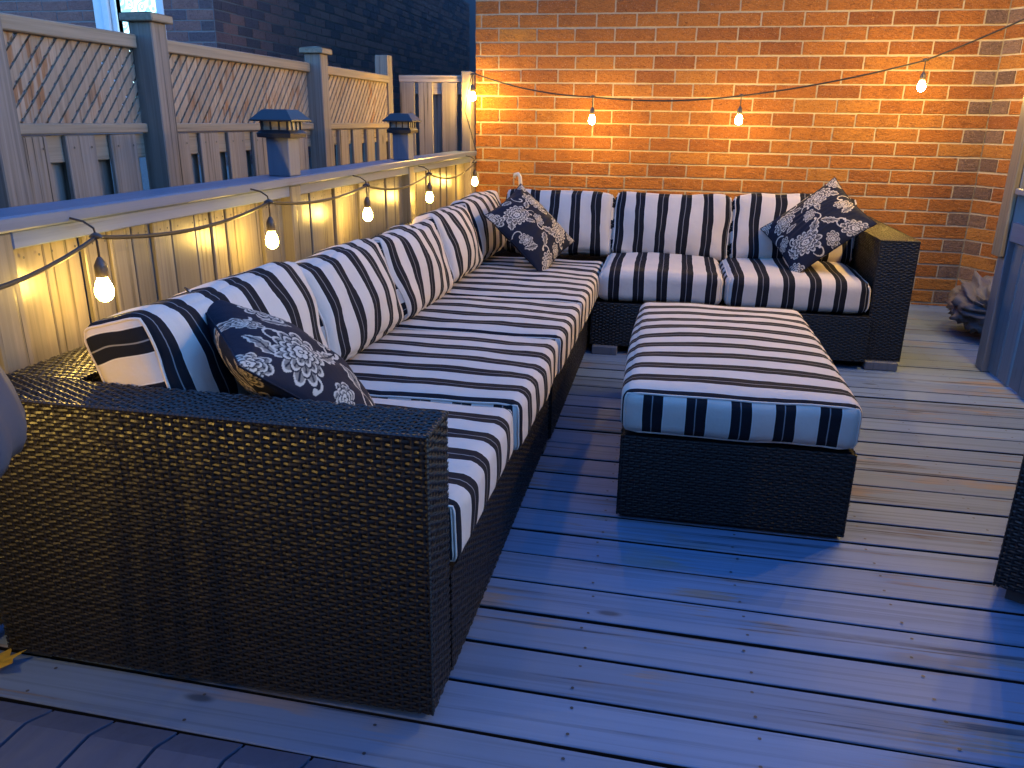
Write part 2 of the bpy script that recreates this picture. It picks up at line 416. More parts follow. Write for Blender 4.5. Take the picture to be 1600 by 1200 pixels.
# ------------------------------------------------------------------ cushions
def cushion(name, label, cat, size, M, stripe_axis, end_axis, crown=.02, rad=.03, puff=.012, seed=0, phase=0.0, group=None, lump=.006, sag=0.0, welt=True):
    """rounded padded box of given size (local axes), u along stripe_axis; end caps (faces across stripe_axis) use end_axis"""
    n = 22
    hs = np.array(size)/2.0
    bm = bmesh.new(); uvl = bm.loops.layers.uv.new('UVMap')
    rd = min(rad, hs.min()*.85); inner = hs-rd
    cache = {}
    def vert(p):
        k = tuple(np.round(p, 5))
        if k in cache: return cache[k]
        q = np.array(p)*hs
        c = np.clip(q, -inner, inner); dlt = q-c; L = np.linalg.norm(dlt)
        if L > 1e-9: q = c+dlt/L*rd
        x, y, z = p
        cr = lambda a, b: (1-abs(a)**2.2)*(1-abs(b)**2.2)
        q[2] += (crown*cr(x, y) if z > 0 else -crown*.15*cr(x, y))*abs(z)
        q[2] -= sag*cr(x, y)
        q[0] += math.copysign(puff, x)*abs(x)**3*cr(y, z); q[1] += math.copysign(puff, y)*abs(y)**3*cr(x, z)
        nv = mnoise.noise_vector(Vector((q[0]*5+seed*7.3, q[1]*5+seed*3.1, q[2]*5)))
        nw = mnoise.noise_vector(Vector((q[0]*14+seed*5.3, q[1]*14, q[2]*14+seed)))
        q = q+np.array(nv)*lump+np.array(nw)*lump*.35
        v = bm.verts.new(q); cache[k] = v; 
        return v
    # denser towards the edges so that the rounding reads
    tt = np.linspace(-1, 1, n+1); tt = np.sign(tt)*(1-(1-abs(tt))**1.6)
    raw = {}
    for ax in range(3):
        o = [k for k in range(3) if k != ax]
        for s in (-1, 1):
            for i in range(n):
                for j in range(n):
                    ps = []
                    for (a, b) in ((i, j), (i+1, j), (i+1, j+1), (i, j+1)):
                        p = [0, 0, 0]; p[ax] = s; p[o[0]] = tt[a]; p[o[1]] = tt[b]; ps.append(p)
                    if (s == 1) == (ax == 1): ps = ps[::-1]
                    f = bm.faces.new([vert(p) for p in ps]); f.smooth = True
                    for lp, p in zip(f.loops, ps):
                        L = np.array(p)*hs
                        if ax == stripe_axis: lp[uvl].uv = (L[end_axis]+.0326, L[3-stripe_axis-end_axis])
                        else: lp[uvl].uv = (L[stripe_axis]+phase, L[3-stripe_axis-ax])
    me = bpy.data.meshes.new(name); bm.to_mesh(me); bm.free()
    o = link(name, me, M_STRIPE); o.matrix_world = M
    tag(o, label, cat, group)
    if welt:
        a = stripe_axis; o1, o2 = [k for k in range(3) if k != a]
        for s in (-1, 1):
            pts = []
            N = 72
            for k in range(N+1):
                th = 2*math.pi*k/N; c, sn = math.cos(th), math.sin(th)
                d = max(abs(c), abs(sn)); e1, e2 = c/d, sn/d
                q = np.zeros(3); q[a] = s*hs[a]; q[o1] = e1*hs[o1]; q[o2] = e2*hs[o2]
                cc = np.clip(q, -inner, inner); dl = q-cc; q = cc+dl/np.linalg.norm(dl)*(rd+.001)
                pz = np.array([0, 0, 0.]); pz[a] = s; pz[o1] = e1; pz[o2] = e2
                nv = mnoise.noise_vector(Vector((q[0]*5+seed*7.3, q[1]*5+seed*3.1, q[2]*5)))
                nw = mnoise.noise_vector(Vector((q[0]*14+seed*5.3, q[1]*14, q[2]*14+seed)))
                pts.append(q+np.array(nv)*lump+np.array(nw)*lump*.35)
            mb = MB(); mb.tube(pts, .0036, 6, cap=False)
            w = mb.build('piping', M_STRIPE, None, True); w.parent = o
            uv = w.data.uv_layers.new(name='UVMap'); val = (s*hs[a]+phase)
            uv.data.foreach_set('uv', np.tile(np.array([.0969, 0.0]), len(uv.data)))
    return o

def mat4(x, y, z, loc):
    m = Matrix.Identity(4)
    for i in range(3): m[i][0], m[i][1], m[i][2], m[i][3] = x[i], y[i], z[i], loc[i]
    return m

# ------------------------------------------------------------------ floral pattern
def pol(u, v, c, rot, s):
    x, y = (u-c[0])/s, (v-c[1])/s; cr, sr = math.cos(rot), math.sin(rot)
    x, y = cr*x+sr*y, -sr*x+cr*y
    return x, y, np.hypot(x, y), np.arctan2(y, x)
def blossom(img, u, v, c, s, n, rot):
    x, y, r, th = pol(u, v, c, rot, s)
    ell = 1.0+.18*np.cos(2*th)
    for k, (sc, nn, off) in enumerate(((1, n, 0), (.74, n-1, .3), (.50, n-3, .1), (.27, 5, .5))):
        ph = np.abs(np.cos(nn*(th+off)/2)); Rk = sc*ell*(.70+.30*ph**.7)
        inside = r < Rk
        img[inside] = 0.42 if k < 3 else .8
        band = inside & (r > Rk-.085)
        img[band] = 1.0
        gap = inside & (ph < .14) & (r > sc*.55)
        img[gap] = 0.0
        vein = inside & (ph > .985) & (r < Rk-.12) & (r > sc*.70)
        img[vein] = 0.05
        ring = (r >= Rk) & (r < Rk+.05) & (k > 0); img[ring] = 0.0
    img[r < .10] = 0.0; img[r < .06] = 1.0
def leaf(img, u, v, c, s, rot):
    x, y, r, th = pol(u, v, c, rot, s)
    t = np.clip((x+1)/2, 0, 1); wd = .42*np.sin(np.pi*t**.8)*(1+.16*np.cos(9*np.pi*t))
    ins = (np.abs(x) < 1) & (np.abs(y) < wd)
    img[ins] = .45; img[ins & (np.abs(y) > wd-.09)] = 1; img[ins & (np.abs(y) < .035)] = 0.0
    img[ins & (np.abs(np.sin(7*(x-np.abs(y)*.8))) < .16) & (np.abs(y) < wd-.1)] = 0.05
def curl(img, u, v, c, s, rot, turn, flip=1):
    x, y, _, _ = pol(u, v, c, rot, s); y = y*flip
    d = np.full(u.shape, 9.0)
    for k in range(60):
        t = k/59; a = t*turn; rr = 1-.72*t
        px, py = rr*math.cos(a)-.1, rr*math.sin(a); d = np.minimum(d, np.hypot(x-px, y-py)-(.10 if k < 56 else .19)*(.6+.4*t))
    img[d < 0] = 1.0
def floral(n, seed, mirror=1):
    g = np.linspace(-1, 1, n); u, v = np.meshgrid(g, g, indexing='ij'); u = u*mirror
    rr = random.Random(seed); img = np.zeros_like(u)
    # wide blooms, leaves and tendrils in a loose all-over repeat
    for c, s, t, r0 in (((-.95, .05), .24, 2.4, .4), ((.12, -.12), .16, 4.2, 2.0), ((.52, -.62), .17, 3.9, 4.4), ((-.18, .80), .17, 4.0, 1.2), ((-.62, -.28), .15, 4.2, 5.3), ((.86, .10), .15, 4.0, .2), ((.05, .30), .14, 4.2, 3.4), ((-.25, -.88), .15, 4.0, 2.8)):
        curl(img, u, v, c, s, r0+rr.uniform(-.3, .3), t, rr.choice((-1, 1)))
    for c, s, r0 in (((-.02, -.33), .24, 1.0), ((.33, -.42), .22, -.6), ((-.78, -.52), .21, 2.1), ((.72, .46), .22, 2.4), ((-.48, .08), .17, .2), ((.30, .18), .16, -1.9), ((.80, -.30), .19, .5), ((-.15, .55), .17, 2.8), ((.2, .92), .17, .3)):
        leaf(img, u, v, c, s, r0+rr.uniform(-.25, .25))
    for c, s, n_ in (((-.40, -.55), .34, 12), ((.42, .52), .33, 13), ((-.52, .46), .30, 11), ((.62, -.90), .26, 11), ((-.95, .90), .26, 9), ((.98, .80), .25, 9), ((.12, -.86), .17, 8), ((.78, -.10), .17, 8), ((.02, .05), .17, 8), ((-.92, -.92), .22, 9), ((-.85, -.1), .16, 8)):
        blossom(img, u, v, c, s, n_, rr.uniform(0, 6))
    return img

def throw_pillow(label, C, Rm, s, thick, seed, mirror=1):
    n = 210
    g = np.linspace(-1, 1, n); u, v = np.meshgrid(g, g, indexing='ij')
    # pulled-in sides, sharp ears
    pin = .075
    x = u*(1-pin*(1-v**2)); y = v*(1-pin*(1-u**2))
    prof = ((1-u**2)**.62*(1-v**2)**.62)
    ns = np.zeros_like(u)
    st = 6
    for i in range(0, n, st):
        for j in range(0, n, st):
            ns[i:i+st, j:j+st] = 0
    lx, ly = u*2.3+seed, v*2.3
    wr = .020*np.sin(3.1*lx+1.7*ly)*np.sin(2.3*ly-lx+seed)+.012*np.sin(7*lx*ly*.35+seed)
    # creases running out of the corners
    for sx in (-1, 1):
        for sy in (-1, 1):
            dx, dy = (u-sx), (v-sy); rr = np.hypot(dx, dy); an = np.arctan2(dy*-sy, dx*-sx)
            wr += .030*np.exp(-((rr-.35)/.25)**2)*np.sin(9*an+seed)
    half = thick/2
    mb = MB()
    P = np.stack([x*s/2, y*s/2, half*(prof*(1+wr*2.2))+wr*.10*prof**.3*half], -1)
    Q = np.stack([x*s/2, y*s/2, -half*(prof*(1+wr))], -1)
    mb.grid(P); mb.grid(Q[::-1])
    o = mb.build('throw_pillow', M_FLORAL, None, True, fix=False)
    o.matrix_world = mat4(Rm[0], Rm[1], Rm[2], C)
    img = floral(n, seed, mirror)
    # soften by one step so that edges are not stair-stepped
    k = (img+np.roll(img, 1, 0)+np.roll(img, -1, 0)+np.roll(img, 1, 1)+np.roll(img, -1, 1))/5; img = .6*img+.4*k
    at = o.data.attributes.new('pattern', 'FLOAT', 'POINT')
    at.data.foreach_set('value', np.concatenate([img.ravel(), img[::-1].ravel()]).astype(np.float32))
    # sewn edge
    e = MB(); pts = [P[i, 0] for i in range(0, n, 6)]+[P[-1, j] for j in range(0, n, 6)]+[P[i, -1] for i in range(n-1, -1, -6)]+[P[0, j] for j in range(n-1, -1, -6)]
    e.tube(pts+[pts[0]], .0028, 6, cap=False)
    w = e.build('seam', M_FLORAL, None, True); w.parent = o
    return tag(o, label, 'throw pillow')

# ================================================================== THE PLACE
# ---- ground and deck
mb = MB(); mb.grid(np.array([[[-40, -40, -.45], [-40, 60, -.45]], [[40, -40, -.45], [40, 60, -.45]]], float)[:, :, :])
tag(mb.build('ground', M_GROUND), None, None, kind='structure')

def deck():
    mb = MB(); pitch_, gap = .1487, .0125
    skew = -.020
    y0 = 1.4555-pitch_*18
    for i in range(51):
        ya = y0+i*pitch_+gap/2; yb = ya+pitch_-gap
        if ya > 6.3: break
        xl, xr = -1.60, 3.2
        dz = random.gauss(0, .0009); tl = random.gauss(0, .0016)
        prof = [(ya, -.036), (ya, -.003), (ya+.0008, -.0010), (ya+.0028, 0), (yb-.0028, 0), (yb-.0008, -.0010), (yb, -.003), (yb, -.036)]
        xs = np.linspace(xl, xr, 34); ph = random.random()*6
        P = np.zeros((len(prof), len(xs), 3))
        for k, (y, z) in enumerate(prof):
            tv = (y-ya)/(yb-ya)-.5
            P[k, :, 0] = xs; P[k, :, 1] = y+skew*(xs-.3)*max(0, min(1, (3.4-y)/2))+.0012*np.sin(xs*2.1+ph)*(1 if z < -.001 else 1)
            P[k, :, 2] = z+dz+tl*tv+.0007*np.sin(xs*1.7+ph)
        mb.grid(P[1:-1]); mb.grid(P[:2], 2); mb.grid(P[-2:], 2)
        for xj in np.arange(-1.35, 3.1, .405):
            for yy in (ya+.028, yb-.028):
                xx = xj+random.gauss(0, .006); r = .0042
                yk = yy+skew*(xx-.3)*max(0, min(1, (3.4-yy)/2))
                V = [(xx+r*math.cos(a), yk+random.gauss(0, .0003)+r*math.sin(a), dz+.0016) for a in np.arange(8)*math.pi/4]
                mb.add(V, [tuple(range(8))], 1)
    return mb.build('deck', [M_DECK, M_SCREW, M_GRIME_SHADE])
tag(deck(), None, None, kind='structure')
mb = MB(); mb.box((-1.62, -1.35, -.30), (3.2, 6.3, -.045)); tag(mb.build('deck_framing', M_GRIME_SHADE), None, None, kind='structure')

# ---- bricks
def bricks(mb, O, U, N, width, z0, z1, course, length, zph, quoin=None, joint=.0120, depth=.007, nx=11, nz=6, flat=False, xstart=0.0, half_end=None, dark_p=.0):
    O = np.array(O, float); U = np.array(U, float); N = np.array(N, float)
    i0 = int(math.floor((z0-zph)/course))-1; row = i0
    while True:
        zb = zph+row*course+joint/2; zt = zb+course-joint
        if zb > z1: break
        if zt > z0:
            edges = []; off = (length/2 if row % 2 else 0.0)
            u = xstart
            first = True
            # running bond counted from the quoin end
            cuts = [0.0]
            if quoin is not None:
                cuts.append(quoin[row % 2])
            x = cuts[-1] if quoin is not None else off-length
            if quoin is None and off == 0: x = 0.0
            while x < width:
                x += length*(1+random.gauss(0, .010)); cuts.append(x)
            cuts = [c for c in cuts if c >= 0]
            if cuts[0] > 0: cuts = [0.0]+cuts
            for q in range(len(cuts)-1):
                a = cuts[q]+joint/2; b = min(cuts[q+1]-joint/2, width)
                if b-a < .02: continue
                za, zc = max(zb+random.gauss(0, .0012), z0), min(zt+random.gauss(0, .0012), z1)
                if zc-za < .01: continue
                mi = 0
                if quoin is not None and q == 0 and row % 2 == 0: mi = 2
                if random.random() < dark_p: mi = 2
                d = depth*random.uniform(.75, 1.15)
                if flat:
                    pts = np.array([[a, za, d], [b, za, d], [b, zc, d], [a, zc, d], [a, za, -.01], [b, za, -.01], [b, zc, -.01], [a, zc, -.01]])
                    V = O+pts[:, :1]*U+pts[:, 1:2]*Z_+pts[:, 2:]*N
                    mb.add(V, [(0, 1, 2, 3), (4, 5, 1, 0), (5, 6, 2, 1), (6, 7, 3, 2), (7, 4, 0, 3)], mi)
                else:
                    uu = np.linspace(a, b, nx); vv = np.linspace(za, zc, nz)
                    uu = np.concatenate([[a, a+.002], uu[1:-1], [b-.002, b]]); vv = np.concatenate([[za, za+.002], vv[1:-1], [zc-.002, zc]])
                    uu = np.concatenate([[a], uu, [b]]); vv = np.concatenate([[za], vv, [zc]])
                    D = np.full((len(uu), len(vv)), d)+rng.normal(0, .0011, (len(uu), len(vv)))
                    D[1, :] -= .003; D[-2, :] -= .003; D[:, 1] -= .003; D[:, -2] -= .003
                    D[0, :] = -.006; D[-1, :] = -.006; D[:, 0] = -.006; D[:, -1] = -.006
                    Uu, Vv = np.meshgrid(uu, vv, indexing='ij')
                    Uu = Uu+rng.normal(0, .0007, Uu.shape); Vv = Vv+rng.normal(0, .0006, Vv.shape)
                    mb.grid(O+Uu[..., None]*U+Vv[..., None]*Z_+D[..., None]*N, mi)
        row += 1

WY = 6.12
house = thing('brick_house', 'orange brick house wall lit by the hanging string of bulbs behind the sofa', 'house', (.3, WY, -.3))
mb = MB(); mb.box((-1.50, WY+.001, -.3), (2.062, WY+.30, 5.2), 1)
bricks(mb, (2.06, WY, 0), (-1, 0, 0), (0, -1, 0), 3.56, -.05, 3.0, .0928, .2816, .0175, quoin=(.14, .2816))
mb.build('wall', [M_BRICK, M_MORTAR, M_BRICKD], house, fix=False)
mb = MB()
ang = R(30); Ud = np.array([math.sin(ang), -math.cos(ang), 0]); Nd = np.array([-math.cos(ang), -math.sin(ang), 0])
P0 = np.array([2.06, WY, 0.])+Ud*.004
c = [P0, P0+Ud*2.2, P0+Ud*2.2-Nd*.3, P0-Nd*.3]
mb.add([p+Z_*z for z in (-.3, 5.2) for p in c], [(0, 1, 2, 3), (4, 7, 6, 5), (0, 4, 5, 1), (1, 5, 6, 2), (2, 6, 7, 3), (3, 7, 4, 0)], 1)
bricks(mb, P0+Nd*.001, Ud, Nd, 2.2, -.05, 3.0, .0928, .2816, .0175, quoin=(.14, .2816))
mb.build('angled_wall', [M_BRICK, M_MORTAR, M_BRICKD], house, fix=False)
mb = MB(); mb.box((-1.494, WY+.301, -.3), (2.2, 45, 5.2)); mb.build('wall_rear', M_MORTAR, house)

# ---- railing of the deck
rail = thing('deck_railing', 'grey painted deck railing with board panel behind the long sofa and flat cap', 'railing', (-1.56, 3.6, 0))
mb = MB(); mb.box((-1.640, -1.2, .978), (-1.488, 6.105, 1.014), 0, .005); mb.build('cap', M_RAIL, rail)
mb = MB()
pys = [1.54, 3.05, 4.55, 6.06]
prev = -1.2
for py in pys+[None]:
    a = prev; b = (py-.045) if py else 6.1
    if b-a > .05: mb.box((-1.545, a+.003, .935), (-1.505, b-.003, .9775), 0, .003)
    prev = (py+.045) if py else b
mb.build('sub_rail', M_RAIL, rail)
for py in pys+[-.1]:
    p = MB(); p.box((-1.59, py-.044, .002), (-1.5, py+.044, .977), 0, .005); p.build('post', M_POST if py < 0 else M_RAILV, rail)
mb = MB(); y = -1.18; k = 0
while y < 6.08:
    w = random.choice((.092, .125, .138, .105)); w = min(w, 6.09-y)
    off = .012 if k % 3 == 1 else 0.0
    mb.box((-1.566-off, y, .03), (-1.548-off*.6+random.gauss(0, .0012), y+w-random.choice((.006, .009, .013)), .976), 0, .003)
    for yy in (y+.025, y+w-.03):
        mb.add([(-1.5462+.004*(k % 3 != 1)-.006*(k % 3 == 1)+.004*0, yy+.0035*math.cos(q), .905+random.gauss(0, .002)*0+.0035*math.sin(q)) for q in np.arange(8)*math.pi/4], [tuple(range(8))], 1)
    y += w; k += 1
mb.build('board_panel', [M_RAILV, M_SCREW], rail)
mb = MB(); mb.box((-1.80, -1.2, -.2), (-1.63, 6.1, .02)); mb.build('rim_joist', M_RAIL, rail)

# solar lanterns on the posts rising over the cap
def lantern(y, x0, label):
    s = .094
    pst = MB(); pst.box((x0, y-.047, 1.0145), (x0+s, y+.047, 1.170), 0, .003)
    t = thing('solar_post_lantern', label, 'lantern', (x0+s/2, y, 1.0145), 'solar lanterns on the railing posts')
    pst.build('post', M_POST, t)
    cx, cyy = x0+s/2, y
    b = MB()
    def ring(h, z): return [(cx-h, cyy-h, z), (cx+h, cyy-h, z), (cx+h, cyy+h, z), (cx-h, cyy+h, z)]
    def stack(mb, rs):
        V = []; F = []
        for h, z in rs: V += ring(h, z)
        for i in range(len(rs)-1):
            for k in range(4): F.append((i*4+k, i*4+(k+1) % 4, i*4+4+(k+1) % 4, i*4+4+k))
        F += [(3, 2, 1, 0), tuple((len(rs)-1)*4+k for k in range(4))]
        mb.add(V, F)
    stack(b, [(.0480, 1.160), (.070, 1.163), (.0715, 1.178), (.063, 1.187), (.060, 1.1905)]); b.build('skirt', M_CAPM, t)
    g = MB(); stack(g, [(.053, 1.191), (.053, 1.2215)]); g.build('lens', M_LENS, t)
    bars = [((cx+sx*.0545-.005, cyy+sy*.0545-.005, 1.191), (cx+sx*.0545+.005, cyy+sy*.0545+.005, 1.222)) for sx in (-1, 1) for sy in (-1, 1)]
    for sg in (-1, 1):
        for q in (-.018, .018):
            bars += [((cx+q-.0033, cyy+sg*.0555-.003, 1.1915), (cx+q+.0033, cyy+sg*.0555+.003, 1.2214)), ((cx+sg*.0555-.003, cyy+q-.0033, 1.1915), (cx+sg*.0555+.003, cyy+q+.0033, 1.2214))]
    for lo_, hi_ in bars:
        f = MB(); f.box(lo_, hi_, 0, .001); f.build('glazing_bar', M_CAPM, t)
    r = MB(); stack(r, [(.080, 1.2222), (.088, 1.224), (.088, 1.229), (.052, 1.266), (.048, 1.2675)]); r.build('roof', M_CAPM, t)
lantern(3.04, -1.586, 'nearer dark solar post lantern on the railing cap')
lantern(4.52, -1.586, 'farther dark solar post lantern on the railing cap near brick wall')

# ---- neighbour's lattice fence along the left
fence = thing('lattice_fence', 'weathered wooden fence with diagonal lattice top running behind the deck railing', 'fence', (-2.12, 4, -.4))
FX = -2.12
posts = [(2.215, 1.585), (3.055, 1.585), (4.62, 1.588), (5.97, 1.68)]
for py, pz in posts:
    xf = FX+.082 if pz < 1.65 else FX+.004
    p = MB(); p.box((xf-.10, py-.05, -.44), (xf, py+.05, pz), 0, .004)
    po = p.build('post', M_FENV, fence)
    if pz < 1.65:
        q = MB(); q.box((xf-.122, py-.070, pz+.0005), (xf+.022, py+.070, pz+.030), 0, .004)
        V = [(xf-.122, py-.070, pz+.0302), (xf+.022, py-.070, pz+.0302), (xf+.022, py+.070, pz+.0302), (xf-.122, py+.070, pz+.0302), (xf-.05, py, pz+.042)]
        q.add(V, [(0, 1, 4), (1, 2, 4), (2, 3, 4), (3, 0, 4), (3, 2, 1, 0)])
        q = q.build('cap', M_FENH); q.parent = po; q.matrix_parent_inverse = po.matrix_world.inverted() if False else Matrix.Translation(-Vector(fence.location)).inverted() @ Matrix.Identity(4) if False else Matrix.Identity(4)
bays = [(.9, 2.16), (2.27, 3.00), (3.11, 4.565), (4.675, 5.915)]
def lattice(y0, y1, z0, z1):
    mb = MB(); w = .0305; st = .058; y0 -= .03; y1 += .03; z0 -= .02; z1 += .02
    for layer, (sg, xo, th) in enumerate(((1, -.012, .007), (-1, -.021, .007))):
        H = z1-z0
        y = y0-H-.1+random.random()*st
        while y < y1+H+.1:
            # centre line from (y, z0) rising towards sg
            pts = []
            for t in (0, 1):
                pts.append((y+sg*t*H, z0+t*H))
            (ya, za), (yb, zb) = pts
            # clip to the bay
            t0, t1 = 0.0, 1.0; dy = yb-ya
            for lim, side in ((y0, 1), (y1, -1)):
                tl = (lim-ya)/dy
                if (dy*side) > 0: t0 = max(t0, tl)
                else: t1 = min(t1, tl)
            if t1-t0 > .03:
                A = np.array([0, ya+dy*t0, za+H*t0]); B = np.array([0, ya+dy*t1, za+H*t1])
                d = (B-A)/np.linalg.norm(B-A); nn = np.array([0, -d[2], d[1]])*w/2*random.uniform(.9, 1.08)
                x1 = FX+xo; x0 = x1-th
                V = []
                for x in (x0, x1): V += [A-nn+[x, 0, 0], B-nn+[x, 0, 0], B+nn+[x, 0, 0], A+nn+[x, 0, 0]]
                mb.add(V, [(0, 1, 2, 3), (7, 6, 5, 4), (0, 4, 5, 1), (1, 5, 6, 2), (2, 6, 7, 3), (3, 7, 4, 0)])
            y += st+random.gauss(0, .002)
    return mb.build('lattice_panel', M_LATT, fence)
for i, (a, b) in enumerate(bays):
    zt = 1.538
    mb = MB(); mb.box((FX-.030, a, zt-.050), (FX+.016, b, zt), 0, .004); mb.build('top_rail', M_FENH, fence)
    mb = MB(); mb.box((FX-.028, a, 1.172), (FX+.018, b, 1.208), 0, .004); mb.build('middle_rail', M_FENH, fence)
    mb = MB(); mb.box((FX-.034, a, 1.075), (FX-.008, b, 1.168), 0, .003); mb.build('back_rail', M_FENH, fence)
    lattice(a, b, 1.205, zt-.047)
    mb = MB(); y = a+.03; k = 0
    w = .15; sp = .238
    while y < b-.02:
        mb.box((FX-.007, y, -.40), (FX+.012+random.gauss(0, .001), min(y+w, b), 1.166), 0, .003)
        if y+w+.02 < b: mb.box((FX-.062, y+w-.045, -.40), (FX-.040, min(y+sp+.045, b), 1.160), 0, .003)
        for zz in (1.125, .62):
            for yy in (y+.03, y+w-.03):
                mb.add([(FX+.0165, yy+.0045*math.cos(q), zz+.0045*math.sin(q)) for q in np.arange(8)*math.pi/4], [tuple(range(8))], 1)
        y += sp
    mb.build('board_panel', [M_FENV, M_SCREW], fence)

# ---- short board fence between the lattice fence and the brick wall
pf = thing('board_fence', 'short weathered board fence between lattice fence post and brick corner', 'fence', (-1.8, 6.03, -.4))
FY = 6.03
mb = MB(); mb.box((-2.065, FY-.02, 1.500), (-1.575, FY+.02, 1.548), 0, .003); mb.build('top_rail', M_FENX, pf)
mb = MB(); mb.box((-2.065, FY-.004, 1.415), (-1.575, FY+.02, 1.498), 0, .003); mb.build('back_rail', M_FENX, pf)
mb = MB()
for x0, x1 in ((-2.06, -1.945), (-1.915, -1.805), (-1.735, -1.615)): mb.box((x0, FY-.022, -.4), (x1, FY-.005, 1.4985), 0, .003)
for x0, x1 in ((-1.965, -1.90), (-1.83, -1.72), (-1.64, -1.58)): mb.box((x0, FY+.022, -.4), (x1, FY+.038, 1.495), 0, .003)
mb.build('board_panel', M_FENV, pf)
mb = MB(); mb.box((-1.573, FY-.06, -.4), (-1.503, FY+.06, 1.575), 0, .004); mb.build('post', M_FENV, pf)

# ---- neighbour's house
NX, NY = -4.0, 6.81
nb = thing('neighbour_house', 'dark purple brick neighbouring house with a lace curtained window beyond the fence', 'house', (-6, 9, -.4))
mb = MB()
mb.box((NX-6, NY+.001, -.4), (-4.935, NY+.3, 6.2), 1); mb.box((-4.47, NY+.001, -.4), (NX-.001, NY+.3, 6.2), 1)
mb.box((-4.934, NY+.0015, -.4), (-4.471, NY+.3, 1.30), 1); mb.box((-4.934, NY+.0015, 2.75), (-4.471, NY+.3, 6.2), 1)
bricks(mb, (NX, NY, 0), (-1, 0, 0), (0, -1, 0), .47, .8, 3.2, .0872, .26, .02, quoin=(.13, .26), flat=True, depth=.005, dark_p=.15)
bricks(mb, (-5.16, NY, 0), (-1, 0, 0), (0, -1, 0), 2.5, .8, 3.2, .0872, .26, .02, flat=True, depth=.005, dark_p=.15)
mb.build('wall', [M_NBRICK, M_NMORT, M_NBRICKD], nb)
mb = MB(); mb.box((NX-.3, NY+.302, -.4), (NX-.001, 45, 6.2), 1)
bricks(mb, (NX, NY, 0), (0, 1, 0), (1, 0, 0), 9.0, .8, 3.3, .0872, .26, .02, quoin=(.13, .26), flat=True, depth=.005, dark_p=.35)  # larger share of dark bricks puts the alley's shade into the colour
mb.build('side_wall', [M_NBRICK, M_NMORT, M_NBRICKD], nb)
wf = MB()
wf.box((-5.155, NY-.02, 1.3), (-5.06, NY+.0005, 2.75), 0, .006); wf.box((-5.055, NY-.045, 1.3), (-4.99, NY+.0005, 2.75), 0, .008); wf.box((-4.985, NY-.02, 1.3), (-4.935, NY+.06, 2.75), 0, .006)
wf.box((-4.545, NY-.012, 1.3), (-4.47, NY+.06, 2.75), 0, .006)
wf = wf.build('window', M_WHITE, nb)
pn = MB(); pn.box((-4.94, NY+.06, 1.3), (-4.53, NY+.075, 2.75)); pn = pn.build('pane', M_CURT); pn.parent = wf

# ---- sectional sofa, four wicker modules
def module(label, loc): return thing('wicker_sofa_module', label, 'sofa', loc, 'wicker modules of the corner sofa')
m1 = module('near wicker sofa module with the wide arm facing the camera', (-.95, 2.1, 0))
AZ = .668
wicker_block('arm', (-1.475, 1.32, .024), (-.42, 1.462, AZ), m1, ('-y', '+x', '+z'), tops='x')
wicker_block('base', (-1.475, 1.4635, .024), (-.417, 2.900, .288), m1, ('+x',), edges=True)
wicker_block('backrest', (-1.475, 1.4635, .290), (-1.29, 2.900, AZ-.002), m1, ('+z', '+x'), tops='y')
for (a, b) in ((-1.46, 1.335), (-.52, 1.345), (-.50, 2.80)): foot(m1, a, b, a+.085, b+.08)
m2 = module('middle wicker sofa module between the near arm section and the corner', (-.95, 3.6, 0))
wicker_block('base', (-1.475, 2.916, .024), (-.407, 4.270, .286), m2, ('+x', '-y'))
wicker_block('backrest', (-1.475, 2.916, .288), (-1.29, 4.270, AZ), m2, ('+z', '+x'), tops='y')
foot(m2, -.50, 2.95, -.415, 3.03); foot(m2, -.50, 4.15, -.415, 4.23)
m3 = module('corner wicker sofa module below the floral pillow in the corner', (-.95, 4.9, 0))
wicker_block('base', (-1.475, 4.284, .024), (-.405, 5.50, .286), m3, ('+x',))
wicker_block('backrest', (-1.475, 4.284, .288), (-1.29, 5.32, AZ), m3, ('+z', '+x'), tops='y')
wicker_block('rear_backrest', (-1.475, 5.322, .288), (-.405, 5.50, AZ), m3, ('+z', '-y'))
foot(m3, -.50, 4.30, -.415, 4.38)
m4 = module('far wicker sofa module with right arm along the brick wall', (.4, 4.9, 0))
wicker_block('base', (-.390, 4.285, .048), (1.068, 5.50, .290), m4, ('-y',))
wicker_block('backrest', (-.390, 5.322, .292), (1.068, 5.50, AZ+.01), m4, ('+z', '-y'))
wicker_block('arm', (1.0695, 4.335, .048), (1.255, 5.50, AZ+.014), m4, ('-y', '-x', '+x', '+z'), tops='y')
foot(m4, -.375, 4.250, -.235, 4.34, .0475, M_POST); foot(m4, 1.08, 4.305, 1.245, 4.38, .0475, M_POST)

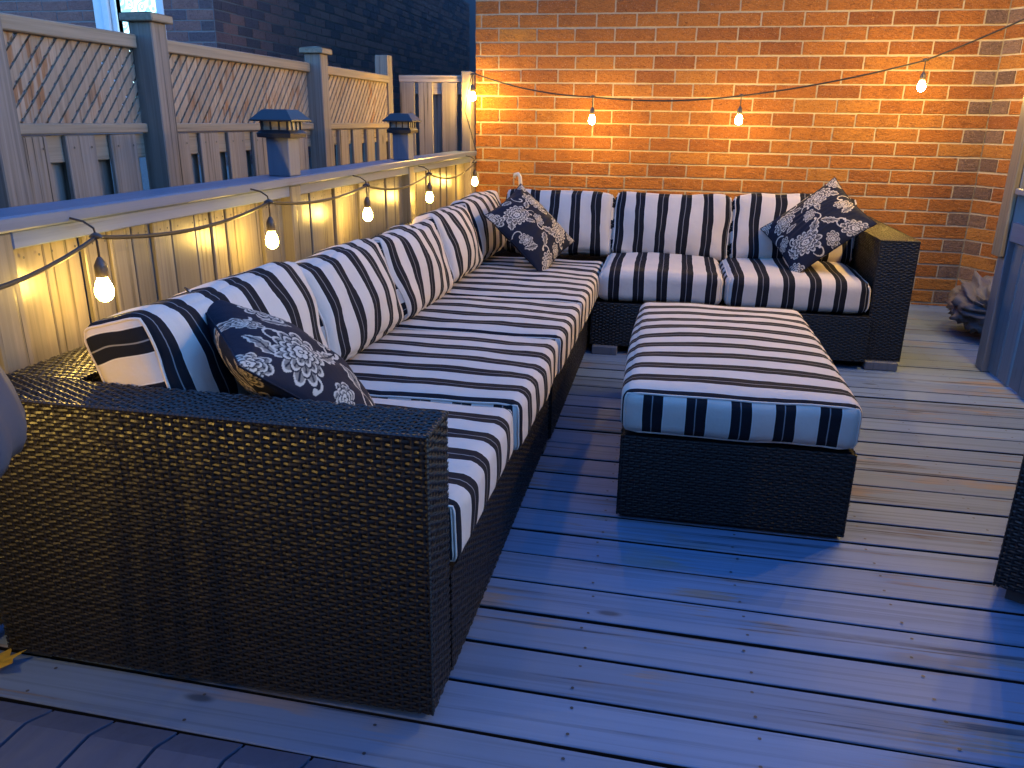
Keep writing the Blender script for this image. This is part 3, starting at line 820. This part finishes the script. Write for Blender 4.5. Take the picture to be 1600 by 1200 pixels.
# seat cushions on the long side (stripe position runs along y)
I3 = Matrix.Identity(4)
seat_lab = ['striped seat cushion nearest the camera beside the near wicker arm', 'second striped seat cushion of the long side counted from the near arm', 'third striped seat cushion of the long side, just before the corner', 'striped seat cushion filling the sofa corner under the floral pillow']
for k, (ya, yb, xr, ph) in enumerate(((1.474, 2.128, -.405, 0), (2.128, 2.912, -.385, 0), (2.912, 3.565, -.372, 0), (3.565, 4.74, -.366, 0))):
    cushion('seat_cushion', seat_lab[k], 'cushion', (xr+1.272, yb-ya-.004, .158), Matrix.Translation(((xr-1.272)/2, (ya+yb)/2, .3685)), 1, 0, .012, .030, .010, seed=k+1, phase=(yb-ya)/2+.03, group='striped seat cushions', lump=.007)
rs_lab = ['striped seat cushion on the wall side, left of the two facing the ottoman', 'striped seat cushion beside the right wicker arm on the wall side']
for k, (xa, xb) in enumerate(((-.366, .314), (.316, 1.062))):
    cushion('seat_cushion', rs_lab[k], 'cushion', (xb-xa-.004, 1.0, .176), Matrix.Translation(((xa+xb)/2, 4.288+.5, .381)), 0, 1, .018, .05, .004, seed=k+9, phase=.02+.06*k, group='striped seat cushions', lump=.006)
# back cushions
def lean(ax_along, back, deg):
    a = Vector(ax_along).normalized(); b = Vector(back).normalized(); t = R(deg)
    upv = Vector((0, 0, 1))*math.cos(t)+b*math.sin(t); nrm = a.cross(upv)
    return a, upv, nrm
bl = ['striped back cushion at the near end showing its boxed end above the arm', 'second striped back cushion from the near arm, behind the near floral pillow', 'third striped back cushion of the long side, in the middle of the row', 'fourth striped back cushion of the long side, the narrow one before the last', 'striped back cushion at the far end of the long side in the corner']
for k, (ya, yb, dx, dz, tl) in enumerate(((1.475, 2.26, -.015, .0, 17), (2.25, 2.95, .0, .006, 19), (2.94, 3.67, .01, -.004, 18), (3.66, 4.27, .012, .01, 19), (4.26, 5.06, .004, .02, 17))):
    a, u_, n_ = lean((0, 1, 0), (-1, 0, 0), tl)
    ht = .375 if k == 0 else .355; ctr = Vector((-1.072+dx, (ya+yb)/2, .445+dz))+u_*(ht/2)
    M = mat4(a, u_, n_, ctr)
    cushion('back_cushion', bl[k], 'cushion', (yb-ya, ht, .172 if k == 0 else .150), M, 0, 1, .045, .035 if k == 0 else .045, .008, seed=k+20, phase=.04*k, group='striped back cushions', lump=.017)
br = ['striped back cushion on the wall side half hidden by the corner floral pillow', 'striped back cushion in the middle of the brick wall side', 'striped back cushion at the right end behind the right floral pillow']
for k, (xa, xb, dz, tl) in enumerate(((-1.02, -.345, -.01, 15), (-.343, .362, -.008, 16), (.366, 1.062, .0, 14))):
    a, u_, n_ = lean((1, 0, 0), (0, 1, 0), tl)
    ht = .385; ctr = Vector(((xa+xb)/2, 4.925, .455+dz))+u_*(ht/2)
    cushion('back_cushion', br[k], 'cushion', (xb-xa, ht, .150), mat4(a, u_, n_, ctr), 0, 1, .035, .04, .008, seed=k+40, phase=.055+.03*k, group='striped back cushions', lump=.016)

# floral throw pillows
throw_pillow('black floral pillow lying behind the near wicker arm', (-.905, 1.765, .618), [(.4975, .5951, -.6311), (-.6826, .7175, .1386), (.5354, .3619, .7632)], .52, .20, 3)
throw_pillow('black floral pillow standing on its corner in the sofa corner', (-.764, 4.439, .657), [(.2596, .9153, .3081), (-.7117, -.0343, .7017), (.6528, -.4014, .6425)], .46, .17, 5, -1)
throw_pillow('black floral pillow standing on its corner against the right wicker arm', (.792, 4.644, .706), [(.7776, -.0051, .6288), (-.3395, .8383, .4266), (-.5293, -.5451, .6501)], .48, .17, 8)

# ---- ottoman
ot = thing('wicker_ottoman', 'low dark wicker ottoman standing on the deck in front of the sofa', 'ottoman', (.255, 3.0, 0))
wicker_block('base', (-.098, 2.345, .016), (.606, 3.665, .296), ot, ('-y', '+x', '-x', '+y'))
wicker_block('top', (-.092, 2.351, .2965), (.600, 3.659, .3005), ot, ())
for x0 in (-.085, .505):
    for y0 in (2.365, 3.56): foot(ot, x0, y0, x0+.085, y0+.08, .0155)
cushion('ottoman_cushion', 'large striped cushion covering the top of the low wicker ottoman', 'cushion', (.716, 1.342, .150), Matrix.Translation((.254, 3.006, .3765)), 1, 0, .024, .040, .016, seed=61, phase=.671+.034, lump=.005)

# ---- string lights
def catenary(a, b, sag, n=14):
    a, b = Vector(a), Vector(b); out = []
    for i in range(n+1):
        t = i/n; p = a.lerp(b, t); p.z -= sag*4*t*(1-t); out.append(p)
    return out
def pendant(parent, p, L=.045, glow=None):
    """socket, lead and bulb hanging under the cable at p"""
    x, y, z = p
    s = MB()
    s.tube([(x, y, z+.012), (x, y, z+.004), (x, y, z-L)], .0032, 6)
    s.tube([(x-.018, y, z), (x-.009, y, z+.002), (x, y, z+.003), (x+.009, y, z+.002), (x+.018, y, z)], [.004, .0075, .0095, .0075, .004], 8)
    s.lathe([(.0005, -L+.004), (.006, -L), (.0150, -L-.017), (.0160, -L-.022), (.0160, -L-.048), (.0145, -L-.050), (.0005, -L-.050)], p, 16)
    so = s.build('socket', M_SOCK, parent, True)
    b = MB(); zz = -L-.0505
    b.lathe([(.0125, zz), (.0140, zz-.006), (.0185, zz-.016), (.0225, zz-.029), (.0230, zz-.039), (.0208, zz-.050), (.0140, zz-.059), (.0060, zz-.0632), (.0004, zz-.0642)], p, 18)
    bo = b.build('bulb', glow, None, True); bo.parent = so; bo.matrix_parent_inverse = Matrix.Identity(4)
    bo.matrix_parent_inverse = so.matrix_parent_inverse.copy() if False else Matrix.Identity(4)
    return so
ws = thing('string_lights', 'string of bare glowing bulbs hanging across the brick wall', 'string lights', (0, 6.0, 1.5))
def along(p, y): return (p[0]*y/p[1], y, 1.24+(p[2]-1.24)*y/p[1])
pts = [(-1.478, 5.94, 1.560), along((-.602, 5.96, 1.405), 5.74), along((.421, 5.97, 1.421), 5.68), along((1.552, 5.92, 1.645), 5.60), (2.06, 5.20, 1.92)]
pts += [(1.62, 4.55-.42*k, 2.08) for k in range(5)]
sag = [.035, .028, .02, .01]+[.02]*5
cab = []
for i in range(len(pts)-1): cab += catenary(pts[i], pts[i+1], sag[i])[(0 if i == 0 else 1):]
mb = MB(); mb.tube(cab, .0052, 6); mb.tube(catenary((-1.478, 5.94, 1.56), (-1.535, 5.93, 1.30), -.03)+catenary((-1.535, 5.93, 1.30), (-1.45, 5.93, 1.02), .0), .004, 6)
mb.build('cable', M_CABLE, ws)
for i, p in enumerate([(-1.470, 5.90, 1.548)]+pts[1:-1]): pendant(ws, p, .066, M_GLOW_WALL if i < 5 else M_GLOW_SIDE)
rs = thing('string_lights', 'string of bare glowing bulbs hung under the grey railing cap', 'string lights', (-1.46, 3.5, .94))
hp = [(-1.42, y, z) for y, z in ((-.10, .945), (.93, .945), (1.76, .945), (2.665, .947), (3.62, .936), (4.63, .930), (5.76, .945))]
cab = []
for i in range(len(hp)-1): cab += catenary(hp[i], hp[i+1], (.07, .07, .035, .03, .045, .06)[i])[(0 if i == 0 else 1):]
cab += catenary(hp[-1], (-1.47, 5.99, .86), .02)[1:]
mb = MB(); mb.tube(cab, .0055, 6)
for p in hp: mb.tube([(p[0], p[1], p[2]), (p[0]-.004, p[1], p[2]+.022), (p[0]-.03, p[1], p[2]+.038), (-1.487, p[1], p[2]+.045)], .003, 5)
mb.build('cable', M_CABLE, rs)
for i, p in enumerate(hp): pendant(rs, p, .052, M_GLOW_RAIL if i > 1 else M_GLOW_OFF)

# ---- right side privacy screen
sc_ = thing('privacy_screen', 'dark slate painted privacy screen of upright boards at the right edge', 'screen', (1.8, 3.8, 0))
mb = MB(); mb.box((1.692, 4.42, .002), (1.79, 4.515, 2.5), 0, .004); mb.build('post', M_SCREEN, sc_)
mb = MB(); mb.box((1.664, 4.425, .61), (1.690, 4.535, 2.5), 0, .004); mb.build('post_trim', M_RAILV, sc_)
mb = MB(); y = 4.415
for k in range(26):
    w = .135; mb.box((1.722+random.gauss(0, .002), y-w+.017, .01), (1.742, y, .70), 0, .003); y -= w
mb.build('board_panel', M_SCREEN, sc_)
mb = MB(); mb.box((1.690, .95, .695), (1.716, 4.412, .79), 0, .004); mb.build('cap_rail', M_RAIL, sc_)
mb = MB(); mb.box((1.67, .95, .925), (1.80, 4.412, .955), 0, .004); mb.build('shelf_rail', M_RAIL, sc_)
mb = MB(); y = 4.412
for k in range(26):
    w = .135; mb.box((1.73, y-w+.008, .957), (1.748, y, 1.75), 0, .003); y -= w
mb.build('upper_panel', M_SCREEN, sc_)

# ---- unseen dark board fence, added behind the camera to block low sky light
tf = thing('unseen_shade_fence', 'unseen dark board fence added behind the camera to shade faces turned to it', 'fence', (0, -1.75, -.4))
mb = MB(); x = -4.5
while x < 4.6: mb.box((x, -1.80, -.4), (x+.142, -1.775+random.gauss(0, .002), 3.3), 0, .003); x += .146
mb.build('board_panel', M_SCREEN, tf)
mb = MB(); mb.box((-4.5, -1.90, 3.302), (4.6, -1.74, 3.34), 0, .004); mb.build('cap_rail', M_SCREEN, tf)
for xx in (-4.4, -2.2, 0, 2.2, 4.4):
    mb = MB(); mb.box((xx-.05, -1.90, -.4), (xx+.05, -1.802, 3.30), 0, .004); mb.build('post', M_SCREEN, tf)

# ---- folded fabric cover heaped on the deck
def heap():
    n = 60; me = bpy.data.meshes.new('fabric_cover'); bm = bmesh.new(); bmesh.ops.create_icosphere(bm, subdivisions=5, radius=1)
    for v in bm.verts:
        c = v.co.copy()
        q = Vector((c.x*.25, c.y*.34, max(c.z, -.6)*.155))
        w = Vector((c.x*1.1+2, c.y*1.1, c.z*1.6)); nv = mnoise.noise_vector(w)
        a = c.x*.9+c.z*1.9-c.y*.5+1.4*nv.x; b = c.y*1.6-c.z*1.2+1.5*nv.y
        fold = (1-abs(math.sin(a*3.6)))**1.5*.9+(1-abs(math.sin(b*4.3+1)))**2*.5+(1-abs(math.sin(a*8+b*3)))**2*.22
        f2 = mnoise.noise(Vector((c.x*2.0+5, c.y*2.0, c.z*1.5)))
        q += c*(.075*(fold-.45)+.07*f2)
        q.z += .10*max(0, c.x+.2)*max(0, c.z)
        v.co = q
    for f in bm.faces: f.smooth = True
    bm.to_mesh(me); bm.free()
    o = link('fabric_cover', me, M_BAG); o.location = (2.03, 5.22, .135)
    zmin = min(v.co.z for v in me.vertices); o.location.z = -zmin+.002
    return o
tag(heap(), 'crumpled pale grey fabric cover heaped on the deck below the brick wall', 'cover')

# ---- wicker armchair at the right edge
ch = thing('wicker_armchair', 'dark wicker armchair cut off by the right edge of the picture', 'armchair', (1.4, 1.8, 0))
def turned_block(name, lo, hi, faces, th, org, tops='x'):
    o = wicker_block(name, lo, hi, None, faces, tops=tops)
    o.matrix_world = Matrix.Translation(org) @ Matrix.Rotation(th, 4, 'Z')
    o.parent = ch; o.matrix_parent_inverse = Matrix.Translation(ch.location).inverted()
    return o
th = R(-27); org = (.950, 2.10, 0)
turned_block('arm', (0, 0, .045), (.15, .84, .66), ('-y', '-x', '+z'), th, org, 'y')
turned_block('arm', (.75, 0, .045), (.90, .84, .66), ('-y', '-x', '+z'), th, org, 'y')
turned_block('base', (.152, .015, .045), (.748, .84, .30), ('-y', '+z'), th, org)
turned_block('backrest', (0, .842, .045), (.90, .98, .70), ('-x', '-y', '+z'), th, org)
mb = MB(); mb.box((.03, .03, .001), (.11, .11, .045)); f = mb.build('foot', M_FOOT); f.matrix_world = Matrix.Translation(org) @ Matrix.Rotation(th, 4, 'Z'); f.parent = ch; f.matrix_parent_inverse = Matrix.Translation(ch.location).inverted()

# ---- covered chair at the left edge
def covered():
    bm = bmesh.new(); n = 64
    prof = [(.0, .975), (.08, .972), (.14, .948), (.168, .90), (.183, .85), (.190, .808), (.188, .785), (.180, .768), (.172, .772)]
    rings = []
    for r, z in prof:
        ring = []
        for k in range(n):
            a = 2*math.pi*k/n; fold = 1+.035*math.sin(7*a+1)*(1-(z-.76)/.22)+.02*math.sin(13*a)
            ring.append(bm.verts.new((r*1.05*math.cos(a)*fold, r*math.sin(a)*fold, z+.006*math.sin(5*a)*(z < .8))))
        rings.append(ring)
    for i in range(1, len(rings)-1):
        for k in range(n): bm.faces.new((rings[i][k], rings[i+1][k], rings[i+1][(k+1) % n], rings[i][(k+1) % n]))
    bm.faces.new(rings[1]); 
    for v in rings[0]: bm.verts.remove(v)
    for f in bm.faces: f.smooth = True
    bmesh.ops.recalc_face_normals(bm, faces=bm.faces)
    me = bpy.data.meshes.new('fabric_cover'); bm.to_mesh(me); bm.free()
    return me
cc = thing('covered_stool', 'bulging grey fabric cover over a stool at the left edge', 'stool', (-1.062, .80, 0))
o = link('fabric_cover', covered(), M_COVER, cc)
for sx in (-1, 1):
    for sy in (-1, 1):
        mb = MB(); mb.tube([(sx*.05-.15, sy*.08, .002), (sx*.04-.06, sy*.08, .90)], .014, 8); l_ = mb.build('leg', M_CAPM); l_.parent = cc

# ---- low step of bent planks at the deck's front left
st = thing('plank_step', 'low dark slate step of side by side planks with sloping ends at the lower left', 'step', (-1, .8, 0))
x = -2.0; k = 0
while x < -.28:
    w = .152; mb = MB()
    prof = [(.25, .0), (.25, .030), (1.080, .031), (1.105, .030), (1.122, .024), (1.172, .004), (1.178, .002), (1.178, -.0)]
    e = .0012
    P = np.zeros((len(prof), 4, 3))
    for i, (yy, zz) in enumerate(prof):
        yk = yy+(.010*(x+1.0))*-1 if yy > 1 else yy
        P[i] = [(x+.003, yk, zz+.0022-.014), (x+.003+e, yk, zz+.0022), (x+w-.003-e, yk, zz+.0022), (x+w-.003, yk, zz+.0022-.014)]
    P[..., 2] = np.maximum(P[..., 2], .0025)
    mb.grid(P); mb.build('plank', M_STEP, st, True if False else False); x += w; k += 1

mb = MB(); mb.box((-2.0, .26, .0026), (-.285, 1.10, .017)); mb.build('shade_underlay', M_GRIME_SHADE, st)  # dark sheet added below the planks so their gaps look shaded
# ---- small things
def leaf_mesh():
    bm = bmesh.new(); out = [(-.075, -.03), (-.045, -.055), (0, -.045), (.02, -.02), (.062, -.012), (.038, .012), (.05, .045), (.012, .03), (-.01, .06), (-.03, .03), (-.07, .04), (-.06, .0)]
    top = [bm.verts.new((x, y, .006+.010*math.sin(26*x+9*y)+.020*(abs(x)/.07)**2)) for x, y in out]
    ct = bm.verts.new((-.01, 0, .010)); n = len(top)
    for i in range(n): bm.faces.new((top[i], top[(i+1) % n], ct))
    g = bmesh.ops.solidify(bm, geom=bm.faces[:], thickness=.0015)
    me = bpy.data.meshes.new('fallen_leaf'); bm.to_mesh(me); bm.free(); return me
lf = link('fallen_leaf', leaf_mesh(), M_LEAF); lf.location = (-1.468, 1.272, .008); tag(lf, 'yellow fallen leaf on the deck beside the near arm', 'leaf')
mb = MB(); mb.tube([(-.925, 4.955, .70), (-.928, 4.955, .86), (-.932, 4.955, .905), (-.945, 4.955, .925), (-.962, 4.955, .92), (-.968, 4.955, .90)], [.012, .012, .012, .012, .012, .010], 10)
tag(mb.build('hook', M_HOOK, None, True), 'small cream hook sticking up behind the corner floral pillow', 'hook')
